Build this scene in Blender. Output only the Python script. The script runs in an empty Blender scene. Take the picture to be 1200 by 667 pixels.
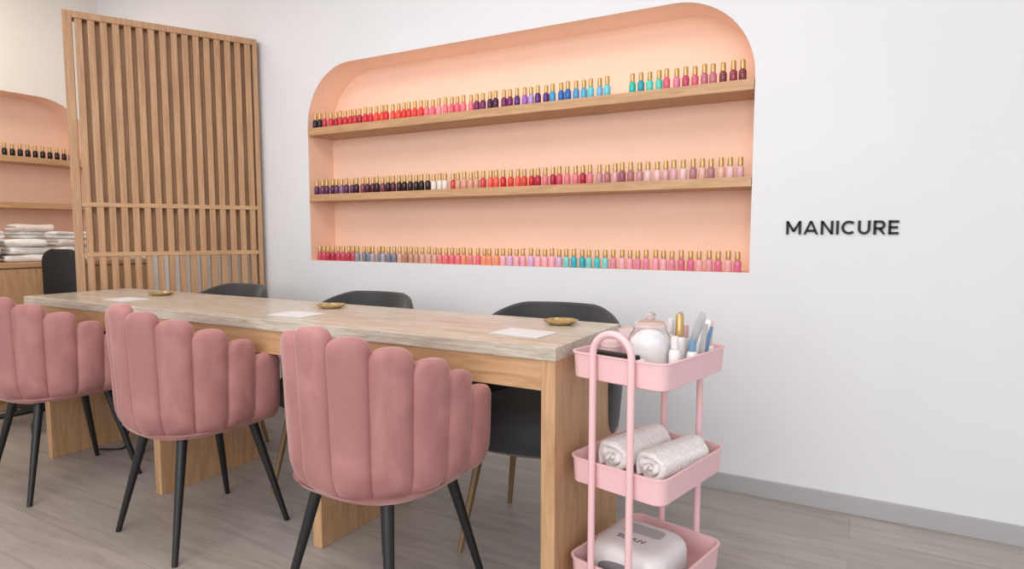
import bpy, bmesh, math, random
from mathutils import Vector, Matrix
random.seed(7)
S = bpy.context.scene
COL = S.collection
S.view_settings.view_transform = 'Standard'

# ------------------------------------------------------------------ materials
def mat(name, col, rough=0.5, metal=0.0, sheen=0.0, **kw):
    m = bpy.data.materials.new(name); m.use_nodes = True
    b = m.node_tree.nodes['Principled BSDF']
    b.inputs['Base Color'].default_value = (*col, 1)
    b.inputs['Roughness'].default_value = rough
    b.inputs['Metallic'].default_value = metal
    b.inputs['Sheen Weight'].default_value = sheen
    for k, v in kw.items():
        b.inputs[k.replace('_', ' ')].default_value = v
    return m

def noise_mat(name, c1, c2, scale=(1, 1, 1), nscale=5, rough=0.5, detail=6, bump=0.0, lo=0.35, hi=0.65, sheen=0.0, coat=0.0, distort=0.0, dist=0.01):
    m = mat(name, c1, rough, sheen=sheen)
    nt = m.node_tree; N = nt.nodes; L = nt.links
    b = N['Principled BSDF']
    b.inputs['Coat Weight'].default_value = coat
    tc = N.new('ShaderNodeTexCoord'); mp = N.new('ShaderNodeMapping')
    mp.inputs['Scale'].default_value = scale
    nz = N.new('ShaderNodeTexNoise'); nz.inputs['Scale'].default_value = nscale
    nz.inputs['Detail'].default_value = detail; nz.inputs['Distortion'].default_value = distort
    cr = N.new('ShaderNodeValToRGB')
    cr.color_ramp.elements[0].position = lo; cr.color_ramp.elements[1].position = hi
    cr.color_ramp.elements[0].color = (*c1, 1); cr.color_ramp.elements[1].color = (*c2, 1)
    L.new(tc.outputs['Object'], mp.inputs['Vector']); L.new(mp.outputs['Vector'], nz.inputs['Vector'])
    L.new(nz.outputs['Fac'], cr.inputs['Fac']); L.new(cr.outputs['Color'], b.inputs['Base Color'])
    if bump:
        bp = N.new('ShaderNodeBump'); bp.inputs['Strength'].default_value = bump; bp.inputs['Distance'].default_value = dist
        L.new(nz.outputs['Fac'], bp.inputs['Height']); L.new(bp.outputs['Normal'], b.inputs['Normal'])
    return m

M_wall = noise_mat('wall_paint', (0.735, 0.745, 0.78), (0.75, 0.76, 0.795), nscale=3, rough=0.85)
M_wallwarm = noise_mat('cream_paint', (0.78, 0.75, 0.715), (0.80, 0.77, 0.735), nscale=3, rough=0.85)
M_peach = noise_mat('peach_paint', (0.91, 0.615, 0.47), (0.93, 0.635, 0.49), nscale=4, rough=0.8)
M_ceil = mat('ceiling_paint', (0.85, 0.78, 0.72), 0.9)
M_base = mat('baseboard_grey', (0.40, 0.40, 0.41), 0.6)
OAK1, OAK2 = (0.44, 0.25, 0.125), (0.60, 0.365, 0.20)
M_oakx = noise_mat('oak_grain_x', OAK1, OAK2, (0.9, 9, 9), 6, 0.5, bump=0.08, distort=0.9, detail=10, lo=0.3, hi=0.68)
M_oaky = noise_mat('oak_grain_y', OAK1, OAK2, (9, 0.9, 9), 6, 0.5, bump=0.08, distort=0.9, detail=10, lo=0.3, hi=0.68)
M_oakz = noise_mat('oak_grain_z', OAK1, OAK2, (9, 9, 0.9), 6, 0.5, bump=0.08, distort=0.9, detail=10, lo=0.3, hi=0.68)
M_slat = noise_mat('oak_slat', (0.40, 0.225, 0.12), (0.52, 0.315, 0.175), (16, 16, 0.8), 6, 0.55, bump=0.05)
def stone_mat():
    m = noise_mat('travertine', (0.45, 0.385, 0.315), (0.65, 0.59, 0.515), (1.3, 9, 30), 3.2, 0.28, detail=12, lo=0.3, hi=0.64, bump=0.05, distort=1.0, coat=0.2)
    nt = m.node_tree; N = nt.nodes; L = nt.links; b = N['Principled BSDF']
    src = b.inputs['Base Color'].links[0].from_socket
    tc = N.new('ShaderNodeTexCoord'); mp = N.new('ShaderNodeMapping'); mp.inputs['Scale'].default_value = (1.8, 15, 20)
    nz = N.new('ShaderNodeTexNoise'); nz.inputs['Scale'].default_value = 8; nz.inputs['Detail'].default_value = 10; nz.inputs['Roughness'].default_value = 0.7
    cr = N.new('ShaderNodeValToRGB'); cr.color_ramp.elements[0].position = 0.36; cr.color_ramp.elements[1].position = 0.52
    cr.color_ramp.elements[0].color = (0.66, 0.61, 0.55, 1); cr.color_ramp.elements[1].color = (1, 1, 1, 1)
    mx = N.new('ShaderNodeMix'); mx.data_type = 'RGBA'; mx.blend_type = 'MULTIPLY'; mx.inputs[0].default_value = 0.8
    L.new(tc.outputs['Object'], mp.inputs['Vector']); L.new(mp.outputs['Vector'], nz.inputs['Vector']); L.new(nz.outputs['Fac'], cr.inputs['Fac'])
    L.new(src, mx.inputs[6]); L.new(cr.outputs['Color'], mx.inputs[7]); L.new(mx.outputs[2], b.inputs['Base Color'])
    return m
M_stone = stone_mat()
M_pink = noise_mat('pink_velvet', (0.35, 0.148, 0.143), (0.45, 0.205, 0.197), (1, 1, 0.6), nscale=8, rough=0.65, sheen=0.55, bump=0.4, dist=0.014, distort=0.8, detail=4)
M_pink.node_tree.nodes['Principled BSDF'].inputs['Sheen Roughness'].default_value = 0.35
M_pink.node_tree.nodes['Principled BSDF'].inputs['Sheen Tint'].default_value = (1.0, 0.77, 0.75, 1)
M_char = noise_mat('charcoal_velvet', (0.026, 0.026, 0.028), (0.042, 0.042, 0.045), nscale=9, rough=0.8, sheen=0.22)
M_black = mat('black_metal', (0.010, 0.010, 0.011), 0.45)
M_blackpl = mat('black_plastic', (0.006, 0.006, 0.007), 0.6)
M_brownleg = mat('brown_gold_leg', (0.26, 0.17, 0.09), 0.35, 0.3)
M_cart = mat('pink_powder_coat', (0.84, 0.54, 0.565), 0.4)
M_gold = mat('gold', (0.60, 0.40, 0.17), 0.38, 0.65)
M_dish = noise_mat('dish_brass', (0.55, 0.42, 0.18), (0.72, 0.58, 0.30), nscale=60, rough=0.35, bump=0.3)
M_dish.node_tree.nodes['Principled BSDF'].inputs['Metallic'].default_value = 0.7
M_paper = mat('paper', (0.68, 0.66, 0.67), 0.7)
M_towel = noise_mat('white_terry', (0.80, 0.785, 0.775), (0.93, 0.92, 0.91), nscale=90, rough=0.95, bump=0.6, sheen=0.4, dist=0.008)
M_towelp = noise_mat('blush_terry', (0.76, 0.67, 0.62), (0.86, 0.77, 0.72), nscale=90, rough=0.95, bump=0.6, sheen=0.4, dist=0.008)
M_white = mat('white_plastic', (0.82, 0.80, 0.80), 0.35)
M_lampw = mat('lamp_white_plastic', (0.74, 0.71, 0.72), 0.35)
M_grey = mat('grey_plastic', (0.22, 0.22, 0.24), 0.4)
M_lgrey = mat('light_grey_plastic', (0.40, 0.385, 0.40), 0.4)
M_red = mat('dark_red_print', (0.16, 0.02, 0.03), 0.5)
M_glass = mat('clear_glass', (0.98, 0.98, 0.99), 0.02, Transmission_Weight=1.0, IOR=1.18)
M_frost = mat('lid_glass', (0.95, 0.95, 0.96), 0.05, Transmission_Weight=0.9, IOR=1.25)
M_glasspink = mat('pink_glass', (0.96, 0.80, 0.82), 0.08, Transmission_Weight=0.6, IOR=1.2)
M_blue = mat('blue_print', (0.16, 0.32, 0.50), 0.4)
M_silver = mat('brushed_silver', (0.55, 0.55, 0.58), 0.35, 0.6)
M_cotton = noise_mat('cotton', (0.92, 0.91, 0.91), (0.98, 0.97, 0.97), nscale=40, rough=1.0, bump=0.3)

M_polish = mat('nail_polish', (0.5, 0.5, 0.5), 0.12)
_oi = M_polish.node_tree.nodes.new('ShaderNodeObjectInfo')
M_polish.node_tree.links.new(_oi.outputs['Color'], M_polish.node_tree.nodes['Principled BSDF'].inputs['Base Color'])

def floor_mat():
    m = mat('laminate_planks', (0.3, 0.26, 0.23), 0.42)
    nt = m.node_tree; N = nt.nodes; L = nt.links; b = N['Principled BSDF']
    tc = N.new('ShaderNodeTexCoord')
    br = N.new('ShaderNodeTexBrick')
    br.inputs['Scale'].default_value = 1.0
    br.inputs['Brick Width'].default_value = 1.25; br.inputs['Row Height'].default_value = 0.19
    br.inputs['Mortar Size'].default_value = 0.0014; br.inputs['Mortar Smooth'].default_value = 0.3
    br.inputs['Color1'].default_value = (0.365, 0.33, 0.31, 1); br.inputs['Color2'].default_value = (0.415, 0.375, 0.355, 1)
    br.inputs['Mortar'].default_value = (0.26, 0.235, 0.215, 1)
    L.new(tc.outputs['Object'], br.inputs['Vector'])
    mp = N.new('ShaderNodeMapping'); mp.inputs['Scale'].default_value = (1.0, 9, 1)
    nz = N.new('ShaderNodeTexNoise'); nz.inputs['Scale'].default_value = 2.6; nz.inputs['Detail'].default_value = 9; nz.inputs['Distortion'].default_value = 1.1
    L.new(tc.outputs['Object'], mp.inputs['Vector']); L.new(mp.outputs['Vector'], nz.inputs['Vector'])
    cr = N.new('ShaderNodeValToRGB'); cr.color_ramp.elements[0].position = 0.3; cr.color_ramp.elements[1].position = 0.7
    cr.color_ramp.elements[0].color = (0.80, 0.79, 0.78, 1); cr.color_ramp.elements[1].color = (1.07, 1.07, 1.07, 1)
    mx = N.new('ShaderNodeMix'); mx.data_type = 'RGBA'; mx.blend_type = 'MULTIPLY'; mx.inputs[0].default_value = 1
    L.new(nz.outputs['Fac'], cr.inputs['Fac'])
    L.new(br.outputs['Color'], mx.inputs[6]); L.new(cr.outputs['Color'], mx.inputs[7]); L.new(mx.outputs[2], b.inputs['Base Color'])
    return m
M_floor = floor_mat()

# ------------------------------------------------------------------ helpers
def mk(name, bm, mats, parent=None, loc=(0, 0, 0), rot=(0, 0, 0), smooth=False, label=None, cat=None, kind=None, group=None):
    bmesh.ops.recalc_face_normals(bm, faces=bm.faces[:])
    me = bpy.data.meshes.new(name); bm.to_mesh(me); bm.free()
    return mko(name, me, mats, parent, loc, rot, smooth, label, cat, kind, group)

def mko(name, me, mats, parent=None, loc=(0, 0, 0), rot=(0, 0, 0), smooth=False, label=None, cat=None, kind=None, group=None):
    if not isinstance(mats, (list, tuple)): mats = [mats]
    for m in mats: me.materials.append(m)
    if smooth:
        me.shade_smooth()
        if smooth == 'auto':
            try: me.set_sharp_from_angle(angle=math.radians(40))
            except Exception: pass
    o = bpy.data.objects.new(name, me); COL.objects.link(o)
    o.location = loc; o.rotation_euler = rot
    if parent: o.parent = parent
    tag(o, label, cat, kind, group)
    return o

def tag(o, label=None, cat=None, kind=None, group=None):
    if label: o['label'] = label
    if cat: o['category'] = cat
    if kind: o['kind'] = kind
    if group: o['group'] = group

def empty(name, loc, rotz=0, label=None, cat=None, group=None):
    o = bpy.data.objects.new(name, None); COL.objects.link(o)
    o.location = loc; o.rotation_euler = (0, 0, rotz); o.empty_display_size = 0.05
    tag(o, label, cat, None, group)
    return o

def copy_tree(root, loc, rotz=None, label=None):
    def cp(o, par):
        n = o.copy(); COL.objects.link(n)
        if par: n.parent = par
        for c in list(o.children): cp(c, n)
        return n
    n = cp(root, None); n.location = loc
    if rotz is not None: n.rotation_euler = (0, 0, rotz)
    if label: n['label'] = label
    return n

def box(bm, x0, x1, y0, y1, z0, z1, bev=0.0, seg=2, mi=0, M=None):
    r = bmesh.ops.create_cube(bm, size=1)
    vs = r['verts']
    T = Matrix.Translation(((x0+x1)/2, (y0+y1)/2, (z0+z1)/2)) @ Matrix.Diagonal((x1-x0, y1-y0, z1-z0, 1))
    bmesh.ops.transform(bm, matrix=T, verts=vs)
    fs = set(f for v in vs for f in v.link_faces)
    if bev > 0:
        es = list(set(e for v in vs for e in v.link_edges))
        res = bmesh.ops.bevel(bm, geom=es, offset=bev, segments=seg, profile=0.5, affect='EDGES')
        fs = set(f for f in fs if f.is_valid) | set(res['faces'])
    for f in fs: f.material_index = mi
    if M is not None:
        bmesh.ops.transform(bm, matrix=M, verts=list(set(v for f in fs for v in f.verts)))

def loft(bm, rings, cap0=True, cap1=True, mi=0, closed=True):
    V = [[bm.verts.new(p) for p in r] for r in rings]
    n = len(V[0])
    for a, b in zip(V[:-1], V[1:]):
        for i in range(n if closed else n-1):
            f = bm.faces.new((a[i], a[(i+1) % n], b[(i+1) % n], b[i])); f.material_index = mi
    if cap0: bm.faces.new(V[0][::-1]).material_index = mi
    if cap1: bm.faces.new(V[-1]).material_index = mi
    return V

def lathe(bm, prof, seg=24, mi=0, cx=0, cy=0, z=0, scal=None):
    rings = []
    for i, (r, h) in enumerate(prof):
        r = max(r, 1e-5)
        ring = []
        for k in range(seg):
            a = 2*math.pi*k/seg
            rr = r * (scal(a, i) if scal else 1)
            ring.append((cx+rr*math.cos(a), cy+rr*math.sin(a), z+h))
        rings.append(ring)
    return loft(bm, rings, mi=mi)

def cone(bm, p0, p1, r0, r1, seg=16, mi=0):
    p0, p1 = Vector(p0), Vector(p1); d = (p1-p0).normalized()
    q = d.to_track_quat('Z', 'Y').to_matrix()
    rings = []
    for p, r in ((p0, r0), (p1, r1)):
        rings.append([tuple(p + q @ Vector((r*math.cos(2*math.pi*k/seg), r*math.sin(2*math.pi*k/seg), 0))) for k in range(seg)])
    loft(bm, rings, mi=mi)

def tube(bm, pts, r, seg=12, mi=0):
    pts = [Vector(p) for p in pts]
    t0 = (pts[1]-pts[0]).normalized()
    n = t0.orthogonal().normalized()
    rings = []
    for i, p in enumerate(pts):
        if i == 0: t = t0
        elif i == len(pts)-1: t = (pts[i]-pts[i-1]).normalized()
        else: t = ((pts[i+1]-pts[i]).normalized() + (pts[i]-pts[i-1]).normalized()).normalized()
        n = (n - t*n.dot(t)).normalized(); b = t.cross(n)
        rings.append([tuple(p + n*r*math.cos(2*math.pi*k/seg) + b*r*math.sin(2*math.pi*k/seg)) for k in range(seg)])
    loft(bm, rings, mi=mi)

def sup(a, n):
    c, s = math.cos(a), math.sin(a)
    return (math.copysign(abs(c)**(2/n), c), math.copysign(abs(s)**(2/n), s))

def rrect(hx, hy, r, seg=5):
    pts = []
    for cx, cy, a0 in ((hx-r, hy-r, 0), (-hx+r, hy-r, 90), (-hx+r, -hy+r, 180), (hx-r, -hy+r, 270)):
        for k in range(seg+1):
            a = math.radians(a0 + 90*k/seg); pts.append((cx+r*math.cos(a), cy+r*math.sin(a)))
    return pts

# ------------------------------------------------------------------ room
WY = 2.69; LX = -5.0; CH = 2.82
NX0, NX1, NZ0, NZ1 = -2.867, -0.396, 0.920, 2.035

def niche_outline(u0, u1, z0, z1, r, seg=14):
    p = [(u0, z0), (u1, z0)]
    for k in range(seg+1):
        a = math.radians(90*k/seg); p.append((u1-r+r*math.cos(a), z1-r+r*math.sin(a)))
    for k in range(seg+1):
        a = math.radians(90+90*k/seg); p.append((u0+r+r*math.cos(a), z1-r+r*math.sin(a)))
    return p

def wall_niche(name, P, u0, u1, zt, hole, depth, mats, label=None):
    bm = bmesh.new()
    out = [bm.verts.new(P(u, 0, z)) for u, z in ((u0, 0), (u1, 0), (u1, zt), (u0, zt))]
    inn = [bm.verts.new(P(u, 0, z)) for u, z in hole]
    es = [bm.edges.new((l[i], l[(i+1) % len(l)])) for l in (out, inn) for i in range(len(l))]
    bmesh.ops.triangle_fill(bm, edges=es, use_beauty=True)
    bk = [bm.verts.new(P(u, depth, z)) for u, z in hole]
    n = len(inn)
    for i in range(n):
        f = bm.faces.new((inn[i], inn[(i+1) % n], bk[(i+1) % n], bk[i])); f.material_index = 1
    bm.faces.new(bk).material_index = 1
    return mk(name, bm, mats, kind='structure', label=label)

Pb = lambda u, d, z: (u, WY+d, z)
Pl = lambda u, d, z: (LX-d, u, z)
wall_niche('wall_back', Pb, LX, 2.6, CH, niche_outline(NX0, NX1, NZ0, NZ1, 0.33), 0.20, [M_wall, M_peach])
wall_niche('wall_left', Pl, -1.6, WY, CH, niche_outline(0.7, 2.60, NZ0, 2.02, 0.33), 0.20, [M_wallwarm, M_peach])
bm = bmesh.new(); box(bm, LX, 2.6, -1.6, WY, -0.05, 0.0)
mk('floor', bm, M_floor, kind='structure')
bm = bmesh.new(); box(bm, LX, 2.6, -1.6, WY, CH, CH+0.05)
mk('ceiling', bm, M_ceil, kind='structure')
bm = bmesh.new(); box(bm, LX, 2.6, WY-0.012, WY-0.0005, 0, 0.072, 0.002)
mk('baseboard_back', bm, M_base, kind='structure')
bm = bmesh.new(); box(bm, LX+0.0005, LX+0.012, -1.6, 0.4, 0, 0.072, 0.002)
mk('baseboard_left', bm, M_base, kind='structure')

# shelves
for zt, zb in ((1.692, 1.649), (1.307, 1.267)):
    bm = bmesh.new(); box(bm, NX0+0.002, NX1-0.002, WY-0.004, WY+0.197, zb, zt, 0.002)
    mk('wall_shelf', bm, M_oakx, label='long oak shelf set inside the peach wall niche', cat='shelf', group='niche shelves')
for zt, zb in ((1.60, 1.56), (1.29, 1.25)):
    bm = bmesh.new(); box(bm, LX-0.197, LX+0.004, 0.702, 2.598, zb, zt, 0.002)
    mk('wall_shelf', bm, M_oaky, label='oak shelf in the peach niche above the counter', cat='shelf', group='niche shelves')

# ------------------------------------------------------------------ nail polish
def bottle_mesh():
    bm = bmesh.new()
    lathe(bm, [(0.0135, 0), (0.0152, 0.002), (0.0152, 0.040), (0.0138, 0.045), (0.0095, 0.048), (0.0088, 0.050)], 16, 0)
    lathe(bm, [(0.0102, 0.050), (0.0108, 0.053), (0.0100, 0.083), (0.0086, 0.086)], 14, 1)
    me = bpy.data.meshes.new('nail_polish_bottle')
    bmesh.ops.recalc_face_normals(bm, faces=bm.faces[:]); bm.to_mesh(me); bm.free()
    me.materials.append(M_polish); me.materials.append(M_gold); me.shade_smooth(); me.set_sharp_from_angle(angle=math.radians(50))
    return me
BM = bottle_mesh()
def h(s):
    s = s.lstrip('#'); c = [int(s[i:i+2], 16)/255 for i in (0, 2, 4)]
    return tuple((x/12.92 if x <= 0.04045 else ((x+0.055)/1.055)**2.4) for x in c)
S1 = [(-2.77, 'navy', ['1b1a2c']), (-2.45, 'crimson red', ['b0203c', 'c22f4a', 'cf3546']), (-2.2, 'bright red', ['e0352f', 'd82c3c', 'ec5040']),
      (-2.05, 'orange red', ['f06a3c', 'e5403c']), (-1.72, 'salmon pink', ['f07a8c', 'ee6a80', 'f49aa6', 'e6607c']), (-1.52, 'deep purple', ['5c1f4a', '7a2862', '4a1a45']),
      (-1.33, 'violet', ['7a4aa0', 'a06ac0', '5a2a78', 'b89ad0']), (-1.12, 'blue', ['2a6ab8', '4a9ad0', '2a55a0', '5ab0d8', '8a9ac8']), (-0.99, 'light blue', ['6ac8d8', '7ab8e0']),
      (-0.935, None, []), (-0.76, 'turquoise', ['20b0a8', '30c0b0', '2a9ab0', '60d0c0']), (-0.62, 'rose pink', ['d86080', 'e080a0', 'c04868', 'e8a0b0']), (9, 'berry brown', ['8a2a40', '6a2838', '9a4450', '7a3a40', 'c07080'])]
S2 = [(-2.55, 'dark purple', ['5a2a58', '43203e', '6a3a60', '8a6a88']), (-2.2, 'dark plum', ['4a1a30', '301424', '5a2038', '7a4050']), (-2.0, 'near-black', ['1c1418', '2c1a20', 'c8a090']),
      (-1.88, 'white', ['f0eae6', 'e8dcd6']), (-1.66, 'nude and black', ['d8a088', '2a1a1e', 'c84848']), (-1.38, 'red', ['c8262e', 'd84038', 'a81c2c', 'e86050']),
      (-1.1, 'crimson', ['b02040', 'c83050', 'd0506a', 'e07a88']), (-0.85, 'mauve brown', ['b0707a', 'd8a4ac', '9a5a68', 'c8909a']), (9, 'dusty mauve', ['d8aab0', 'bc8c94', 'e6c0c4', 'b07a84', 'e0b4a8'])]
S3 = [(-2.55, 'crimson pink', ['b83850', 'c85068', '9a3048']), (-2.25, 'silver grey', ['9098a8', '7a8498', 'b0a8b0']), (-1.95, 'nude brown', ['c89888', 'b08070', 'd8aa9a']),
      (-1.6, 'coral pink', ['e8808a', 'f09878', 'e87080']), (-1.25, 'lilac pink', ['f0a8c0', 'd8b0d8', 'f4b4c4']), (-1.0, 'turquoise', ['50c0c8', '3ab0c0', '80d0d0']),
      (-0.7, 'rose pink', ['f0a0b4', 'ecb0bc', 'e08aa4']), (9, 'dusty pink', ['eca8b0', 'e09aa4', 'f0bcc2', 'd48894', 'd87090'])]
def put_bottle(x, y, z, col, cname, where, group):
    o = bpy.data.objects.new('nail_polish_bottle', BM); COL.objects.link(o)
    o.location = (x, y, z); o.rotation_euler = (0, 0, random.uniform(0, 6.28)); c = h(col); o.color = (*c, 1)
    o.scale = (1, 1, random.uniform(0.96, 1.03))
    o['label'] = f'{cname} nail polish bottle with gold cap {where}'; o['category'] = 'nail polish'; o['group'] = group
for segs, z, where, grp in ((S1, 1.6925, 'on top shelf', 'nail polishes on the top shelf'), (S2, 1.3075, 'on middle shelf', 'nail polishes on the middle shelf'),
                       (S3, 0.9205, 'on niche floor', 'nail polishes on the niche floor')):
    k = 0
    while True:
        x = -2.835+k*0.0385
        if x > NX1-0.02: break
        k += 1
        for lim, cn, cs in segs:
            if x < lim: break
        if not cs: continue
        put_bottle(x+random.uniform(-.002, .002), WY+0.033+random.uniform(-.006, .010), z, random.choice(cs), cn, where, grp)
for k in range(20):
    put_bottle(LX-0.035, 1.62+k*0.045, 1.6005, random.choice(['16120f', '1c1416', '241a1a', '101018']), 'black', 'above the counter', 'dark polishes above the counter')

# ------------------------------------------------------------------ sign
def stroke(bm, pts, w, depth, sc, ox):
    n = len(pts); L = []; R = []
    for i in range(n):
        p = Vector(pts[i])
        if i == 0: d = (Vector(pts[1])-p).normalized(); nn = Vector((-d.y, d.x)); k = 1
        elif i == n-1: d = (p-Vector(pts[-2])).normalized(); nn = Vector((-d.y, d.x)); k = 1
        else:
            d1 = (p-Vector(pts[i-1])).normalized(); d2 = (Vector(pts[i+1])-p).normalized()
            n1 = Vector((-d1.y, d1.x)); n2 = Vector((-d2.y, d2.x)); nn = (n1+n2).normalized(); k = 1/max(nn.dot(n1), 0.5)
        a = p+nn*w/2*k; b = p-nn*w/2*k
        for q, l in ((a, L), (b, R)):
            q.y = min(1, max(0, q.y)); l.append(q)
    for i in range(n-1):
        qs = [L[i], L[i+1], R[i+1], R[i]]
        f = [bm.verts.new(((q.x+ox)*sc, 0, q.y*sc)) for q in qs]; g = [bm.verts.new(((q.x+ox)*sc, -depth, q.y*sc)) for q in qs]
        bm.faces.new(f); bm.faces.new(g[::-1])
        for j in range(4): bm.faces.new((f[j], g[j], g[(j+1) % 4], f[(j+1) % 4]))
W = 0.18
def arc(cx, cy, rx, ry, a0, a1, n=20):
    return [(cx+rx*math.cos(math.radians(a0+(a1-a0)*i/n)), cy+ry*math.sin(math.radians(a0+(a1-a0)*i/n))) for i in range(n+1)]
h2 = W/2
LET = {
 'M': (1.04, [[(h2, 0), (h2, 1)], [(1.04-h2, 0), (1.04-h2, 1)], [(h2*.9, 1.02), (.52, .22)], [(1.04-h2*.9, 1.02), (.52, .22)]]),
 'A': (0.96, [[(.06, -.05), (.48, 1.05)], [(.90, -.05), (.48, 1.05)], [(.2, .27), (.76, .27)]]),
 'N': (.84, [[(h2, 0), (h2, 1)], [(.84-h2, 0), (.84-h2, 1)], [(h2, 1.0), (.84-h2, 0.0)]]),
 'I': (.18, [[(h2, 0), (h2, 1)]]),
 'C': (.86, [arc(.48, .5, .5-h2, .5-h2, 48, 312)]),
 'U': (.80, [[(h2, 1)]+arc(.40, .40, .40-h2, .40-h2, 180, 360)+[(.80-h2, 1)]]),
 'R': (.74, [[(h2, 0), (h2, 1)], [(h2, 1-h2)]+arc(.44, .67, .22, .33-h2, 90, -90, 12)+[(h2, .34+h2)], [(.40, .42), (.68, -.04)]]),
 'E': (.64, [[(h2, 0), (h2, 1)], [(h2, h2), (.64, h2)], [(h2, .5), (.58, .5)], [(h2, 1-h2), (.64, 1-h2)]]),
}
sign = empty('wall_sign', (-0.263, WY-0.0006, 1.076), 0, 'black raised capital letters reading MANICURE on the white wall', 'sign')
x = 0; SC = 0.0515
for ch in 'MANICURE':
    w, st = LET[ch]; bm = bmesh.new()
    for s in st: stroke(bm, s, W, 0.006, SC, 0)
    mk('letter', bm, M_blackpl, sign, loc=(x*SC, 0, 0)); x += w+0.180

# ------------------------------------------------------------------ slat screen
A = Vector((-3.725, 1.825, 0)); B = Vector((-3.275, 2.672, 0))
d = B-A; SL = d.length; ang = math.atan2(d.y, d.x); SH = 2.245
scr = empty('slat_screen', A, ang, 'tall oak room divider of vertical slats beside the table', 'room divider')
bm = bmesh.new()
box(bm, 0, 0.042, -0.042, 0.045, 0, SH, 0.002); box(bm, SL-0.026, SL, -0.042, 0.045, 0, SH, 0.002)
box(bm, 0.042, SL-0.026, -0.042, 0.045, SH-0.035, SH, 0.002); box(bm, 0.042, SL-0.026, -0.042, 0.045, 0.0, 0.06, 0.002)
mk('frame', bm, M_slat, scr)
for z in (1.235, 0.965):
    bm = bmesh.new(); box(bm, 0.042, SL-0.026, -0.040, 0.038, z-0.012, z+0.012, 0.002); mk('rail', bm, M_oakx, scr)
bm = bmesh.new(); NS = 16; pt = (SL-0.068)/NS
for i in range(NS):
    c = 0.042+pt*(i+0.5)
    box(bm, c-0.0165, c+0.0165, -0.036, 0.006, 0.06, SH-0.035, 0.0015, 1)
    w2 = pt/2
    if i < NS-1: box(bm, c+w2-0.0155, c+w2+0.0155, 0.007, 0.040, 0.965, SH-0.036, 0.0015, 1)
mk('slats', bm, M_slat, scr)

# ------------------------------------------------------------------ table
TX0, TX1, TY0, TY1, TH = -3.53, -0.697, 1.49, 1.995, 0.778
tb = empty('manicure_table', ((TX0+TX1)/2, (TY0+TY1)/2, 0), 0, 'long manicure table with travertine top and oak panel legs', 'table')
cx, cy = (TX0+TX1)/2, (TY0+TY1)/2
hx, hy = (TX1-TX0)/2, (TY1-TY0)/2
bm = bmesh.new(); box(bm, -hx, hx, -hy, hy, TH-0.038, TH, 0.002)
mk('tabletop', bm, M_stone, tb, label='streaked beige travertine slab')
bm = bmesh.new()
box(bm, -hx+0.005, hx-0.045, -hy+0.006, -hy+0.03, TH-0.122, TH-0.0385, 0.001); box(bm, -hx+0.005, hx-0.045, hy-0.03, hy-0.006, TH-0.122, TH-0.0385, 0.001)
mk('apron', bm, M_oakx, tb)
for xl in (-0.742, -1.62, -2.53, -3.40):
    inner = xl < -0.8
    bm = bmesh.new(); box(bm, xl-cx, xl-cx+0.042, -hy+(0.004 if not inner else 0.006), hy-0.004, 0, TH-0.0385 if not inner else TH-0.122, 0.0015)
    mk('leg', bm, M_oakz, tb)

# ------------------------------------------------------------------ pink chairs
def leg(par, top, foot, r0, r1, m, name='leg'):
    bm = bmesh.new(); cone(bm, (0, 0, 0), (foot[0]-top[0], foot[1]-top[1], foot[2]-top[2]), r0, r1)
    return mk(name, bm, m, par, loc=top, smooth='auto')

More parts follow.
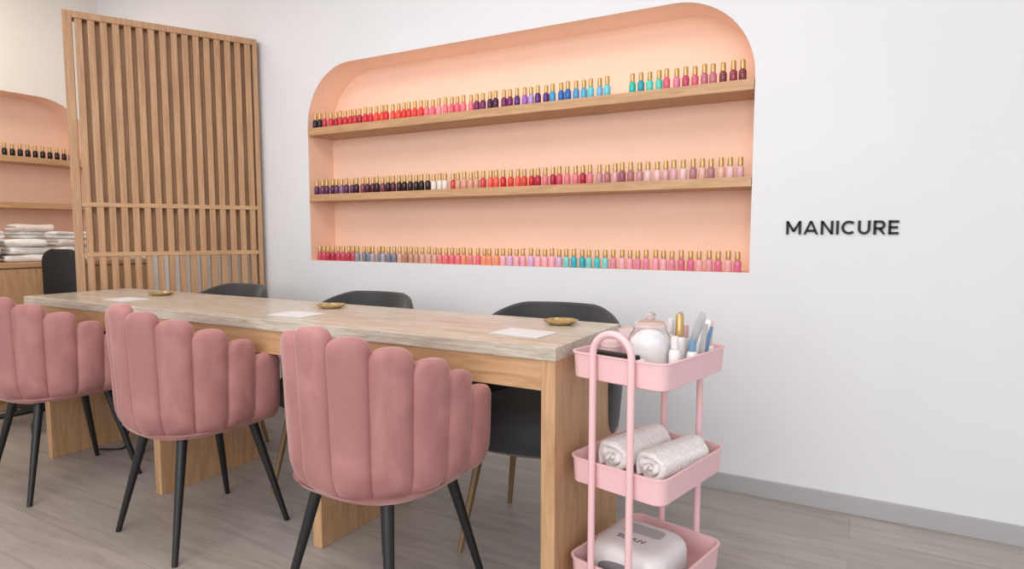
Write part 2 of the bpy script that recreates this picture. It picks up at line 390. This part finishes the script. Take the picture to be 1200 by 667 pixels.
def pink_chair(loc, rz, label):
    ch = empty('dining_chair', loc, rz, label, 'chair', 'pink velvet chairs along the table')
    R = 0.232; P = 0.0965; q = R*math.pi/2; Z0 = 0.412
    heights = [0.850, 0.829, 0.802, 0.765, 0.718, 0.658]
    bm = bmesh.new()
    for i in range(-5, 6):
        s = abs(i)*P; sg = 1 if i >= 0 else -1
        Z1 = heights[abs(i)]
        def frame(off):
            if s <= q:
                a = s/R; rr = R+off
                return Vector((sg*rr*math.sin(a), -rr*math.cos(a))), Vector((sg*math.sin(a), -math.cos(a))), (R+off)/R
            return Vector((sg*(R+off), s-q)), Vector((sg*1.0, 0)), 1.0
        rings = []
        zs = []; DH = 0.038
        for k in range(7): t = k/6; zs.append((Z0+0.035*t, 0.55+0.45*math.sin(t*math.pi/2)))
        for k in range(1, 13): zs.append((Z0+0.035+(Z1-DH-Z0-0.035)*k/12, 1.0))
        for k in range(1, 10): t = k/9*math.pi/2; zs.append((Z1-DH+DH*math.sin(t), max(0.13, math.cos(t)**0.65)))
        for z, sc in zs:
            f = (z-Z0)/(0.85-Z0)
            off = -0.022*max(0, 1-f*6)**1.6 - 0.004 + 0.020*f
            c, nrm, ws = frame(off); tg = Vector((-nrm.y, nrm.x))
            ring = []
            dome = z > Z1-DH
            wsc = (1.0 if z < Z0+0.05 else sc)
            for k in range(28):
                a = 2*math.pi*k/28; u, v = sup(a, 2.5)
                wob = 1 + 0.03*math.sin(31*z+i*2.1) 
                p = c + tg*u*P/2*1.11*ws*wsc + nrm*v*0.030*wob*(sc if not dome else sc**0.7)
                ring.append((p.x, p.y, z))
            rings.append(ring)
        loft(bm, rings)
    mk('backrest', bm, M_pink, ch, smooth='auto')
    def D(sx, y0, y1, n=36, e=2.8):
        pts = []
        for k in range(n):
            u, v = sup(2*math.pi*k/n, e); pts.append((sx*u, (y0+y1)/2+(y1-y0)/2*v))
        return pts
    bm = bmesh.new(); rings = []
    for z, g in ((0.415, -0.012), (0.43, 0), (0.465, 0.0), (0.482, -0.012), (0.49, -0.04), (0.493, -0.12)):
        rings.append([(x, y, z) for x, y in D(0.195+g, -0.19-g, 0.225+g)])
    loft(bm, rings); mk('seat', bm, M_pink, ch, smooth='auto')
    bm = bmesh.new(); rings = []
    for z, g in ((0.398, -0.03), (0.402, 0), (0.416, 0.012)):
        rings.append([(x, y, z) for x, y in D(0.215+g, -0.215-g, 0.205+g)])
    loft(bm, rings); mk('seat_base', bm, M_pink, ch, smooth='auto')
    for sx in (-1, 1):
        for sy in (-1, 1):
            leg(ch, (sx*0.125, sy*0.125, 0.403), (sx*0.208, sy*0.208, 0.0), 0.0175, 0.0095, M_black)
    return ch
c1 = pink_chair((-1.17, 1.355, 0), math.radians(-3), 'dusty pink velvet chair with channelled back at the table end')
copy_tree(c1, (-2.09, 1.41, 0), math.radians(-7), 'dusty pink velvet chair with channelled back, mid table')
copy_tree(c1, (-3.03, 1.40, 0), math.radians(-5), 'dusty pink velvet chair with channelled back, near the slat screen')

# ------------------------------------------------------------------ dark chairs (front faces -Y)
def dark_chair(loc, rz, label):
    ch = empty('armchair', loc, rz, label, 'chair', 'charcoal velvet chairs behind the table')
    R = 0.258; n = 40; bm = bmesh.new(); rings = []
    amax = math.radians(112)
    for i in range(n+1):
        a = -amax + 2*amax*i/n
        t = abs(a)/amax
        top = 0.812 - 0.20*max(0, (t-0.25)/0.75)**1.5
        nr = Vector((math.sin(a), math.cos(a)))
        ring = []
        end = 1.0 if 0 < i < n else 0.4
        for k in range(20):
            b = 2*math.pi*k/20; u, v = sup(b, 3.2)
            zz = (0.36+top)/2 + v*(top-0.36)/2
            fl = 0.03*(zz-0.36)/0.45
            rr = R+fl+u*0.026*end
            ring.append((nr.x*rr, nr.y*rr*0.98, zz))
        rings.append(ring)
    loft(bm, rings); mk('backrest', bm, M_char, ch, smooth='auto')
    bm = bmesh.new(); rings = []
    for z, g in ((0.365, -0.02), (0.38, 0), (0.46, 0), (0.48, -0.015), (0.485, -0.06)):
        rr = []
        for k in range(36):
            u, v = sup(2*math.pi*k/36, 2.6); rr.append(((0.235+g)*u, -0.015+(0.24+g)*v, z))
        rings.append(rr)
    loft(bm, rings); mk('seat', bm, M_char, ch, smooth='auto')
    for sx in (-1, 1):
        for sy in (-1, 1):
            leg(ch, (sx*0.14, sy*0.15-0.01, 0.37), (sx*0.195, sy*0.215-0.01, 0.0), 0.015, 0.0095, M_brownleg)
    return ch
d1 = dark_chair((-0.985, 1.955, 0), math.radians(6), 'charcoal velvet armchair with brown metal legs, tucked under the table end')
copy_tree(d1, (-1.92, 1.965, 0), math.radians(2), 'charcoal velvet armchair with brown legs, middle of the table')
copy_tree(d1, (-2.86, 1.97, 0), math.radians(-3), 'charcoal velvet armchair with brown legs, beside the slat screen')

# ------------------------------------------------------------------ dishes & papers
def dish(x, y):
    bm = bmesh.new()
    sc = lambda a, i: 1 + (0.06*math.cos(10*a) if i in (2, 3, 4, 5, 6) else 0)
    lathe(bm, [(0.036, 0), (0.040, 0.003), (0.052, 0.009), (0.057, 0.013), (0.058, 0.0145), (0.054, 0.0145), (0.047, 0.009), (0.036, 0.005), (0.0, 0.0045)], 60, scal=sc)
    return mk('trinket_dish', bm, M_dish, loc=(x, y, TH+0.0005), smooth='auto', label='small round scalloped gold dish on the stone tabletop', cat='dish', group='gold dishes on the table')
for p in ((-0.868, 1.893), (-1.874, 1.857), (-2.99, 1.84)): dish(*p)
for i, (x, y, r) in enumerate(((-0.885, 1.665, -4), (-1.83, 1.64, 3), (-2.93, 1.64, -2))):
    bm = bmesh.new(); box(bm, -0.085, 0.085, -0.062, 0.062, 0, 0.002)
    mk('paper_sheet', bm, M_paper, loc=(x, y, TH+0.0005), rot=(0, 0, math.radians(r)), label='white paper sheet lying flat on the stone tabletop', cat='paper', group='papers on the table')

# ------------------------------------------------------------------ cart
CYAW = math.radians(-13); CC = Vector((-0.505, 1.70, 0))
cart = empty('utility_cart', CC, CYAW, 'pastel pink three-tier rolling metal cart with loop handle', 'cart')
def Cw(u, v, z): 
    c, s = math.cos(CYAW), math.sin(CYAW); return (CC.x+u*c-v*s, CC.y+u*s+v*c, z)
HX, HY = 0.145, 0.182
ZR = (0.762, 0.470, 0.183)
for zr in ZR:
    bm = bmesh.new(); rings = []; zb = zr-0.072
    for g, z in ((-0.008, zb), (-0.004, zb+0.003), (0, zr-0.006), (0.004, zr-0.004), (0.004, zr), (-0.003, zr), (-0.004, zr-0.005), (-0.008, zb+0.007), (-0.013, zb+0.004)):
        rings.append([(x, y, z) for x, y in rrect(HX+g, HY+g, 0.034+g, 6)])
    loft(bm, rings); mk('tray', bm, M_cart, cart, smooth='auto')
bm = bmesh.new(); rr = 0.058; vy = -HY-0.012
pts = [(-rr, vy, 0.085)]+[(-rr, vy, 0.085+(0.765-0.085)*k/6) for k in range(1, 7)]+[(rr*math.cos(a), vy, 0.765+rr*math.sin(a)) for a in [math.pi-math.pi*k/16 for k in range(1, 16)]]+[(rr, vy, 0.765-(0.765-0.085)*k/6) for k in range(0, 7)]
tube(bm, pts, 0.0095); mk('handle', bm, M_cart, cart, smooth='auto', label='tall pink loop handle post')
for sx in (-1, 1):
    bm = bmesh.new(); tube(bm, [(sx*rr, HY+0.012, 0.085), (sx*rr, HY+0.012, 0.70), (sx*rr, HY+0.012, 0.758)], 0.0095); mk('post', bm, M_cart, cart, smooth='auto')
    for sy in (-1, 1):
        bm = bmesh.new(); y = sy*(HY+0.012)
        cone(bm, (sx*rr, y, 0.05), (sx*rr, y, 0.09), 0.008, 0.010)
        cone(bm, (sx*rr-0.010, y, 0.0255), (sx*rr+0.010, y, 0.0255), 0.025, 0.025, 24)
        box(bm, sx*rr-0.014, sx*rr+0.014, y-0.006, y+0.006, 0.03, 0.056)
        mk('caster', bm, M_grey, cart, smooth='auto', label='grey swivel caster')
ZT, ZM, ZB = [z-0.068+0.0005 for z in ZR]
# cotton jar
jar = empty('glass_jar', Cw(0.018, -0.035, ZT), 0, 'round glass jar filled with white cotton, glass lid, in cart', 'jar')
jar.scale = (1.18, 1.18, 1.60)
bm = bmesh.new(); lathe(bm, [(0.040, 0), (0.047, 0.004), (0.050, 0.012), (0.050, 0.055), (0.046, 0.068), (0.038, 0.076), (0.036, 0.082), (0.0345, 0.082), (0.0365, 0.075), (0.0445, 0.066), (0.0485, 0.054), (0.0485, 0.013), (0.045, 0.006), (0.0, 0.0045)], 36)
mk('jar_body', bm, M_glass, jar, smooth='auto')
bm = bmesh.new()
wob = lambda a, i: 1+0.018*math.sin(7*a+i*1.7)+0.012*math.sin(11*a-i*2.3)
lathe(bm, [(0.038, 0.0055), (0.044, 0.009), (0.0465, 0.016), (0.0462, 0.024), (0.0468, 0.032), (0.046, 0.040), (0.0466, 0.048), (0.0455, 0.055), (0.042, 0.062), (0.034, 0.069), (0.022, 0.075), (0.008, 0.078)], 48, scal=wob)
o = mk('cotton_filling', bm, M_cotton, jar, smooth=True, label='white cotton wool'); o['kind'] = 'stuff'
bm = bmesh.new(); lathe(bm, [(0.037, 0.0825), (0.038, 0.085), (0.034, 0.090), (0.024, 0.094), (0.012, 0.0955), (0.011, 0.099), (0.013, 0.103), (0.010, 0.107), (0, 0.108)], 24)
mk('lid', bm, M_frost, jar, smooth='auto')
# pink jars
for (u, v, sc_, zs_) in ((-0.095, 0.045, 1.1, 1.25), (-0.070, 0.130, 1.05, 1.15), (-0.10, -0.045, 0.9, 1.2)):
    j = empty('candle_jar', Cw(u, v, ZT), 0, 'small pink glass jar with rounded lid in the cart', 'jar', 'pink jars in the cart')
    j.scale = (sc_, sc_, sc_*zs_)
    bm = bmesh.new(); lathe(bm, [(0.028, 0), (0.033, 0.004), (0.034, 0.052), (0.030, 0.06), (0.0, 0.061)], 24); mk('jar_body', bm, M_glasspink, j, smooth='auto')
    bm = bmesh.new(); lathe(bm, [(0.031, 0.0615), (0.032, 0.072), (0.029, 0.077), (0.015, 0.081), (0, 0.083)], 24); mk('lid', bm, M_glasspink, j, smooth='auto')
# gold capped bottle
b = empty('pump_bottle', Cw(0.072, 0.030, ZT), 0, 'slim white bottle with tall gold cap in the cart', 'bottle')
bm = bmesh.new(); lathe(bm, [(0.015, 0), (0.017, 0.003), (0.017, 0.095), (0.012, 0.103), (0.0, 0.1035)], 20); mk('bottle_body', bm, M_white, b, smooth='auto')
bm = bmesh.new(); lathe(bm, [(0.0115, 0.104), (0.012, 0.107), (0.0105, 0.163), (0.008, 0.166), (0, 0.166)], 20); mk('cap', bm, M_gold, b, smooth='auto')
# tubes
for (u, v, hh, lab, mcap) in ((0.095, -0.04, 0.115, 'white cream tube with white cap in the cart', M_white), (0.118, 0.015, 0.10, 'short white tube with blue cap in the cart', M_blue),
                              (0.118, 0.115, 0.105, 'small white bottle with pink cap in the cart', M_cart), (0.080, 0.135, 0.12, 'white bottle with grey cap in the cart', M_lgrey), (0.012, 0.095, 0.14, 'white lotion bottle in the cart', M_white),
                              (0.035, 0.140, 0.12, 'white bottle with pink cap in the cart', M_cart)):
    t = empty('cream_tube', Cw(u, v, ZT), 0.4, lab, 'tube')
    bm = bmesh.new(); lathe(bm, [(0.013, 0), (0.0155, 0.003), (0.0155, hh*0.62), (0.011, hh*0.7), (0, hh*0.705)], 18); mk('tube_body', bm, M_white, t, smooth='auto')
    bm = bmesh.new(); lathe(bm, [(0.0095, hh*0.71), (0.010, hh*0.74), (0.009, hh), (0, hh*1.01)], 18); mk('cap', bm, mcap, t, smooth='auto')
# nail files / brushes leaning
def nfile(u, v, tilt, tilt2, rz, m, lab, L=0.16, wd=0.018):
    bm = bmesh.new()
    rings = []
    for k in range(9):
        t = k/8; z = L*t; w = wd/2*(1 if 0.1 < t < 0.9 else 0.72)
        rings.append([(x, y, z) for x, y in rrect(w, 0.0025, 0.0015, 2)])
    loft(bm, rings)
    o = mk('nail_file', bm, m, loc=Cw(u, v, ZT+0.004), rot=(math.radians(tilt), math.radians(tilt2), rz), label=lab, cat='nail file', group='nail tools in the cart'); return o
nfile(0.074, 0.068, 3, 14, 0.3, M_silver, 'silver grey nail file standing in the cart', 0.170, 0.026)
nfile(0.092, 0.088, -3, 4, -0.1, M_grey, 'dark grey nail file standing in the cart', 0.15)
nfile(0.112, 0.080, 6, 10, 0.5, M_blue, 'blue nail file standing in the cart', 0.13, 0.014)
nfile(0.098, 0.042, -2, 18, 0.2, M_white, 'white nail file standing in the cart', 0.155)
nfile(0.121, 0.052, 3, 6, 0.1, M_lgrey, 'light grey nail file standing in the cart', 0.14, 0.016)
nfile(0.050, 0.075, -4, 2, 0.6, M_lgrey, 'light grey nail file leaning in the cart', 0.16, 0.018)
nfile(0.096, 0.108, 2, 12, 0.4, M_cart, 'pink nail file standing in the cart', 0.14, 0.018)
bm = bmesh.new(); 
rings = [[(x, y, z) for x, y in rrect(0.075, 0.014, 0.013, 5)] for z in (0, 0.008)]
loft(bm, rings); mk('nail_buffer', bm, M_blackpl, loc=Cw(-0.03, -0.135, ZT+0.0605), rot=(0, 0, CYAW), label='long black nail buffer lying across a white box', cat='nail file')
bm = bmesh.new(); box(bm, -0.08, 0.085, -0.018, 0.018, 0, 0.060, 0.006, 3)
mk('supply_box', bm, M_white, loc=Cw(-0.03, -0.135, ZT), rot=(0, 0, CYAW), smooth='auto', label='low white supply box at the cart tray edge', cat='box')

# rolled towels
def roll(loc, rz, R=0.05, L=0.19, lab=''):
    bm = bmesh.new(); turns = 2.6; n = 150; th = R/turns*0.84
    rows = []
    for i in range(n+1):
        a = 2*math.pi*turns*i/n; r = 0.008+(R-0.008)*i/n
        wob = 0.0035*math.sin(3.1*a)+0.002*math.sin(7.3*a)
        ro = r+wob*0.6; ri = max(0.001, r-th*min(1, (0.3+i/n*1.5)))
        e = L/2+0.007*math.sin(2.3*a); m_ = (ro+ri)/2; hw = (ro-ri)/2
        cyc = []
        for sgn in (1, -1):
            for k in range(0, 9):
                b = math.pi*k/8
                cyc.append((m_+hw*math.cos(b)*sgn, sgn*(e-hw+hw*math.sin(b))))
        rows.append([(rad*math.cos(a)*1.03, y, rad*math.sin(a)*0.97) for rad, y in cyc])
    loft(bm, rows)
    return mk('rolled_towel', bm, M_towel, loc=loc, rot=(0, 0, rz), smooth=True, label=lab, cat='towel', group='rolled towels in the cart')
roll(Cw(-0.045, 0.012, ZM+0.0565), CYAW-0.10, 0.056, 0.235, 'white terry towel rolled up in the cart tray')
roll(Cw(0.074, 0.012, ZM+0.0535), CYAW-0.14, 0.053, 0.225, 'white terry towel rolled tightly in the cart tray')

# nail lamp
lamp = empty('nail_lamp', Cw(-0.005, -0.03, ZB), CYAW+0.05, 'white nail curing lamp with rounded body in bottom tray', 'nail lamp')
bm = bmesh.new(); rings = []
for z, g in ((0.028, 0), (0.072, 0), (0.091, -0.003), (0.102, -0.010), (0.109, -0.022), (0.112, -0.038)):
    rings.append([(x, y, z) for x, y in rrect(0.112+g, 0.108+g, 0.052, 8)])
loft(bm, rings); mk('lamp_body', bm, M_lampw, lamp, smooth='auto')
bm = bmesh.new(); loft(bm, [[(x, y, z) for x, y in rrect(0.114+g, 0.110+g, 0.05, 8)] for z, g in ((0, -0.006), (0.003, 0), (0.027, 0), (0.030, -0.003))])
mk('lamp_base', bm, M_lgrey, lamp, smooth='auto', label='grey base band')
bm = bmesh.new()
pts = [(-0.07, 0.031), (0.07, 0.031), (0.07, 0.052)]+[(0.07*math.cos(math.radians(a)), 0.052+0.022*math.sin(math.radians(a))) for a in range(15, 180, 15)]+[(-0.07, 0.052)]
loft(bm, [[(x, y, z) for x, z in pts] for y in (-0.1105, -0.105)]); mk('hand_opening', bm, M_grey, lamp)
bm = bmesh.new(); loft(bm, [[(x*k, y*k+0.03, z) for x, y in rrect(0.058, 0.028, 0.014, 4)] for z, k in ((0.1115, 1), (0.114, 0.97), (0.115, 0.93))]); mk('display', bm, M_lgrey, lamp)
fc = bpy.data.curves.new('t', 'FONT'); fc.body = 'SUNUV'; fc.size = 0.026; fc.extrude = 0.0006; fc.align_x = 'CENTER'
fo = bpy.data.objects.new('t', fc); COL.objects.link(fo); bpy.context.view_layer.update()
me = bpy.data.meshes.new_from_object(fo.evaluated_get(bpy.context.evaluated_depsgraph_get())); bpy.data.objects.remove(fo)
me.materials.clear()
mko('lettering', me, M_red, lamp, loc=(-0.01, -0.040, 0.1125), label='dark red printed letters')

# ------------------------------------------------------------------ left counter, towels, stool, cable
cb = empty('counter_cabinet', (LX+0.255, 1.6, 0), 0, 'oak storage counter with doors beneath the wall niche', 'cabinet')
bm = bmesh.new(); box(bm, -0.25, 0.235, -1.07, 1.075, 0.06, 0.868, 0.002); box(bm, -0.25, 0.19, -1.07, 1.07, 0, 0.06)
mk('body', bm, M_oaky, cb)
bm = bmesh.new(); box(bm, -0.25, 0.26, -1.08, 1.08, 0.869, 0.90, 0.003); mk('countertop', bm, M_oaky, cb)
for k in range(4):
    y0 = -1.065+k*0.534; bm = bmesh.new(); box(bm, 0.236, 0.254, y0+0.003, y0+0.531, 0.07, 0.862, 0.002)
    dr = mk('door', bm, M_oakz, cb)
    bm = bmesh.new(); tube(bm, [(0.255, y0+0.06, 0.70), (0.275, y0+0.06, 0.71), (0.275, y0+0.06, 0.80), (0.255, y0+0.06, 0.81)], 0.005, 8); mk('handle', bm, M_black, dr)
def towel_mesh(seed, m):
    R = random.Random(seed); ph = [R.uniform(0, 6) for _ in range(6)]
    bm = bmesh.new(); n = 14; rings = []
    W_ = 0.082; t = 0.0105; g = 0.0118
    path = []
    for k in range(7): path.append((-W_*0.94+2*W_*0.94*k/6, 0.0))
    for k in range(1, 8): a = -math.pi/2+math.pi*k/8; path.append((W_*0.94+g*math.cos(a), g+g*math.sin(a)))
    for k in range(7): path.append((W_*0.94-2*W_*0.94*k/6, 2*g))
    m_ = len(path); nrm = []
    for i in range(m_):
        a = Vector(path[max(0, i-1)]); b = Vector(path[min(m_-1, i+1)]); dd = (b-a).normalized(); nrm.append(Vector((-dd.y, dd.x)))
    up = [Vector(path[i])+nrm[i]*t for i in range(m_)]; dn = [Vector(path[i])-nrm[i]*t for i in range(m_)][::-1]
    # rounded free ends
    e0 = Vector(path[-1])+Vector((-t*0.8, 0)); e1 = Vector(path[0])+Vector((-t*0.8, 0))
    outl = up+[e0]+dn+[e1]
    for i in range(n+1):
        y = -0.11+0.22*i/n; ring = []
        sh = 0.75 if i in (0, n) else 1
        for p in outl:
            dz = 0.0022*math.sin(24*y+ph[0]+18*p.x)*max(0, p.y/0.026)
            dx = 0.006*math.sin(17*y+ph[3]+p.y*60)+0.003*math.sin(37*y+ph[4]+p.y*90)
            ring.append((p.x*(0.97 if sh < 1 else 1)+dx, y+0.005*math.sin(p.y*90+ph[5]), g+(p.y-g)*sh+t+dz))
        rings.append(ring)
    loft(bm, rings)
    me = bpy.data.meshes.new('folded_towel'); bmesh.ops.recalc_face_normals(bm, faces=bm.faces[:]); bm.to_mesh(me); bm.free(); me.shade_smooth()
    me.materials.append(m); return me
tA = [towel_mesh(i, M_towel) for i in range(5)]; tB = [towel_mesh(i+9, M_towelp) for i in range(3)]
for (x, y, n) in ((-4.67, 2.26, 4), (-4.68, 1.99, 3), (-4.67, 1.72, 4), (-4.89, 2.13, 5), (-4.89, 1.84, 4)):
    for k in range(n):
        pk = random.random() < 0.22
        o = bpy.data.objects.new('folded_towel', random.choice(tB if pk else tA)); COL.objects.link(o)
        o.location = (x+random.uniform(-.012, .012), y+random.uniform(-.012, .012), 0.9005+k*0.0485); o.rotation_euler = (0, 0, math.pi*(k % 5 == 3)+random.uniform(-.2, .2))
        tag(o, ('folded blush terry towel' if pk else 'folded white terry towel')+' in the stack on the oak counter', 'towel', None, 'folded towels on the counter')

st = empty('office_chair', (-4.10, 1.78, 0), math.radians(20), 'black rolling salon chair beside the oak counter', 'chair')
bm = bmesh.new()
for k in range(5):
    a = math.radians(72*k-50); cone(bm, (0, 0, 0.075), (0.27*math.cos(a), 0.27*math.sin(a), 0.06), 0.02, 0.012, 10)
cone(bm, (0, 0, 0.06), (0, 0, 0.11), 0.035, 0.03)
mk('base', bm, M_black, st, smooth='auto')
for k in range(5):
    a = math.radians(72*k-50); bm = bmesh.new(); x, y = 0.27*math.cos(a), 0.27*math.sin(a)
    cone(bm, (x-0.012*math.sin(a), y+0.012*math.cos(a), 0.0285), (x+0.012*math.sin(a), y-0.012*math.cos(a), 0.0285), 0.028, 0.028, 20)
    cone(bm, (x, y, 0.03), (x, y, 0.065), 0.008, 0.008, 8)
    mk('caster', bm, M_blackpl, st, smooth='auto')
bm = bmesh.new(); cone(bm, (0, 0, 0.10), (0, 0, 0.46), 0.022, 0.022); mk('column', bm, M_black, st, smooth='auto')
bm = bmesh.new(); box(bm, -0.20, 0.20, -0.20, 0.20, 0.46, 0.53, 0.03, 4); mk('seat', bm, M_blackpl, st, smooth='auto')
bm = bmesh.new(); rings = []
for yo, k in ((0.0, 0.90), (0.006, 0.97), (0.018, 1.0), (0.035, 1.0), (0.048, 0.95), (0.052, 0.85)):
    rings.append([(x*k-0.02, 0.185+yo+0.6*x*x, 0.82+z*k) for x, z in rrect(0.125, 0.165, 0.075, 8)])
loft(bm, rings); box(bm, -0.04, 0.0, 0.195, 0.215, 0.48, 0.70, 0.004); mk('backrest', bm, M_blackpl, st, smooth='auto')

bm = bmesh.new()
pts = []
for k in range(25):
    t = k/24; pts.append((-3.27+0.03*math.sin(5*t), 1.90-0.10*t, 0.645*(1-t)**1.6+0.006))
for k in range(1, 12):
    t = k/11; pts.append((-3.27+0.03*math.sin(5)+0.10*math.sin(3*t), 1.80-0.13*t, 0.006))
tube(bm, pts, 0.0045, 8); mk('power_cable', bm, M_blackpl, smooth=True, label='thin black power cable hanging under the table to the floor', cat='cable')

# ------------------------------------------------------------------ camera and light
cam = bpy.data.cameras.new('camera'); co = bpy.data.objects.new('camera', cam); COL.objects.link(co)
co.location = (0, 0, 1.08); co.rotation_euler = (math.radians(90-4.66), 0, math.radians(29.1))
cam.sensor_width = 36; cam.lens = 736/1200*36; cam.clip_start = 0.02
S.camera = co

w = bpy.data.worlds.new('world'); S.world = w; w.use_nodes = True
w.node_tree.nodes['Background'].inputs[0].default_value = (0.95, 0.975, 1, 1); w.node_tree.nodes['Background'].inputs[1].default_value = 0.90
def area(name, loc, target, sx, sy, power, col):
    l = bpy.data.lights.new(name, 'AREA'); l.shape = 'RECTANGLE'; l.size = sx; l.size_y = sy; l.energy = power; l.color = col
    o = bpy.data.objects.new(name, l); COL.objects.link(o); o.location = loc
    o.rotation_euler = (Vector(target)-Vector(loc)).to_track_quat('-Z', 'Y').to_euler(); return o
area('window_light', (-0.5, -2.6, 2.0), (-1.5, 2.0, 0.9), 4.0, 2.2, 108, (1, 0.99, 0.975))
area('ceiling_light', (-1.4, 1.0, 2.78), (-1.4, 1.0, 0), 2.6, 1.2, 33, (1, 0.98, 0.95))
area('warm_ceiling_light', (-4.2, 1.5, 2.78), (-4.3, 1.6, 0), 0.6, 0.8, 14, (1, 0.86, 0.70))
l = area('niche_fill_light', (-1.63, WY+0.13, 1.70), (-1.63, WY+0.11, 2.2), 2.2, 0.05, 0.8, (1, 0.95, 0.90))  # added fill light facing up to brighten the niche top, no visible fixture
